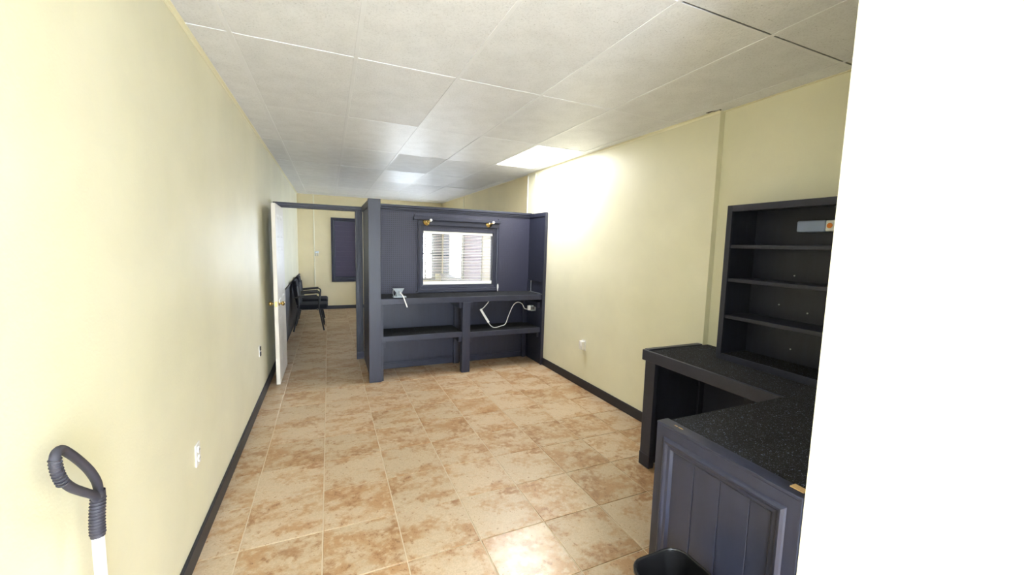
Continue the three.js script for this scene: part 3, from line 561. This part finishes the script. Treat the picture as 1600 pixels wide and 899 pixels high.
bx('mullion', [2.30, 2.34, FW[1][2], FW[1][3], ZF - 0.10, ZF - 0.06], M.white, bw, 0.003);
bx('meeting_rail', [FW[1][0], FW[1][1], 1.36, 1.39, ZF - 0.10, ZF - 0.06], M.white, bw, 0.003);
bx('corner_post', [FW[1][1] + 0.055, XRF - 0.004, 0.86, 2.10, ZF, ZF + 0.03], M.navy, bw, 0.003);
const sw = thing('window_4', 'wide side windows of the front room behind the blind', 'window', [XRF, 0.86, -8.9], STRUCT);
RW.forEach(([a, b], i) => {
  bx('glass_pane', [XRF + 0.09, XRF + 0.095, 0.86, 2.10, a, b], M.glass, sw, 0);
  for (const z of [a, b]) bx('jamb', [XRF - 0.012, XRF + 0.14, 0.86, 2.10, z - 0.02, z + 0.02], M.navy, sw, 0.003);
  bx('window_sill', [XRF - 0.04, XRF + 0.14, 0.845, 0.87, a, b], M.navy, sw, 0.003);
});
const curtainGeo = (() => { const g = new THREE.PlaneGeometry(1.16, 1.2, 90, 1), p = g.attributes.position; for (let i = 0; i < p.count; i++) p.setZ(i, Math.sin(p.getX(i) * 55) * 0.012 + Math.sin(p.getX(i) * 21) * 0.006); g.rotateY(-Math.PI / 2); g.computeVertexNormals(); return g; })();
const cu = thing('sheer_curtain', 'pale lavender sheer curtain over the nearer side window', 'curtain', [XRF - 0.02, 2.08, -8.1]);
add('cloth', curtainGeo, M.sheer, cu, [XRF + 0.03, 1.475, -8.10]); add('rod', new THREE.CylinderGeometry(0.008, 0.008, 1.2, 10).rotateX(Math.PI / 2), M.white, cu, [XRF + 0.03, 2.082, -8.10]);

tag(bx('wall_batten', [-0.322, -0.300, 0.30, HC - 0.005, ZF, ZF + 0.012], M.trimCream, scene, 0.003), 'thin vertical batten on the end wall beside the louvred window', 'trim');
const hk = thing('coat_hook', 'small metal hook on the end wall above the chairs', 'hook', [-0.25, 1.33, ZF]);
bx('plate', [-0.30, -0.22, 1.345, 1.385, ZF + 0.0, ZF + 0.014], M.steel, hk, 0.004);
for (const x of [-0.283, -0.237]) add('prong', tube([[x + .25, 0.02, 0.012], [x + .25, -0.05, 0.02], [x + .25, -0.06, 0.05], [x + .25, -0.02, 0.06]], 0.006, 16), M.steel, hk, [-0.25, 1.345, ZF]);

function armChair(z, label, fabric) {                               // back to the left wall, facing +x; z = middle of the chair
  const t = thing('arm_chair', label, 'chair', [-0.33, 0, z], { group: 'waiting chairs along the wainscot' });
  const seat = new RoundedBoxGeometry(0.50, 0.085, 0.50, 4, 0.04); add('seat', metreUV(seat), fabric, t, [-0.285, 0.445, z]);
  const back = new RoundedBoxGeometry(0.075, 0.46, 0.47, 4, 0.036); back.rotateZ(0.17); add('backrest', metreUV(back), fabric, t, [-0.545, 0.70, z]);
  for (const s of [-1, 1]) {
    const Z = s * 0.275, f = bentTube([[-0.245, 0.62, Z], [0.16, 0.645, Z], [0.145, 0.45, Z], [0.225, 0.012, Z]], 0.0135, 0.06, 10); add('arm_frame', f, M.blackTube, t, [-0.33, 0, z]);
    add('rear_leg', bentTube([[-0.20, 0.82, Z * .86], [-0.17, 0.45, Z], [-0.265, 0.012, Z]], 0.0135, 0.06, 10), M.blackTube, t, [-0.33, 0, z]);
    const a = new RoundedBoxGeometry(0.30, 0.028, 0.045, 3, 0.012); a.rotateZ(0.06); add('arm_pad', a, M.blackTube, t, [-0.36, 0.652, z + Z]);
  }
  for (const x of [-0.15, 0.12]) add('seat_rail', new THREE.CylinderGeometry(0.012, 0.012, 0.55, 10).rotateX(Math.PI / 2), M.blackTube, t, [-0.33 + x, 0.398, z]);
}
armChair(-8.28, 'dark fabric armchair nearer the open white door', M.fabric);
armChair(-9.05, 'dark fabric armchair nearer the end wall of the front room', M.fabric);

// ---------- glazed shop door behind the camera ----------
const sd = thing('door_2', 'glazed shop door behind the camera', 'door', [0.3, 0, ZB], STRUCT);
add('frame', frameGeo(BD[1] - BD[0] + .1, BD[3] - BD[2] + .1, [[0, 0], [0, 0.03], [0.08, 0.03], [0.08, -0.12]]).rotateY(Math.PI), M.steel, sd, [(BD[0] + BD[1]) / 2, (BD[2] + BD[3]) / 2, ZB]);
bx('glass_pane', [BD[0], BD[1], BD[2], BD[3], ZB + 0.06, ZB + 0.066], M.glass, sd, 0);
bx('mullion', [0.28, 0.32, BD[2], BD[3], ZB + 0.05, ZB + 0.09], M.steel, sd, 0.003);

scene.traverse((o) => { if (o.isMesh) { o.castShadow = true; o.receiveShadow = true; } });
renderer.render(scene, camera);
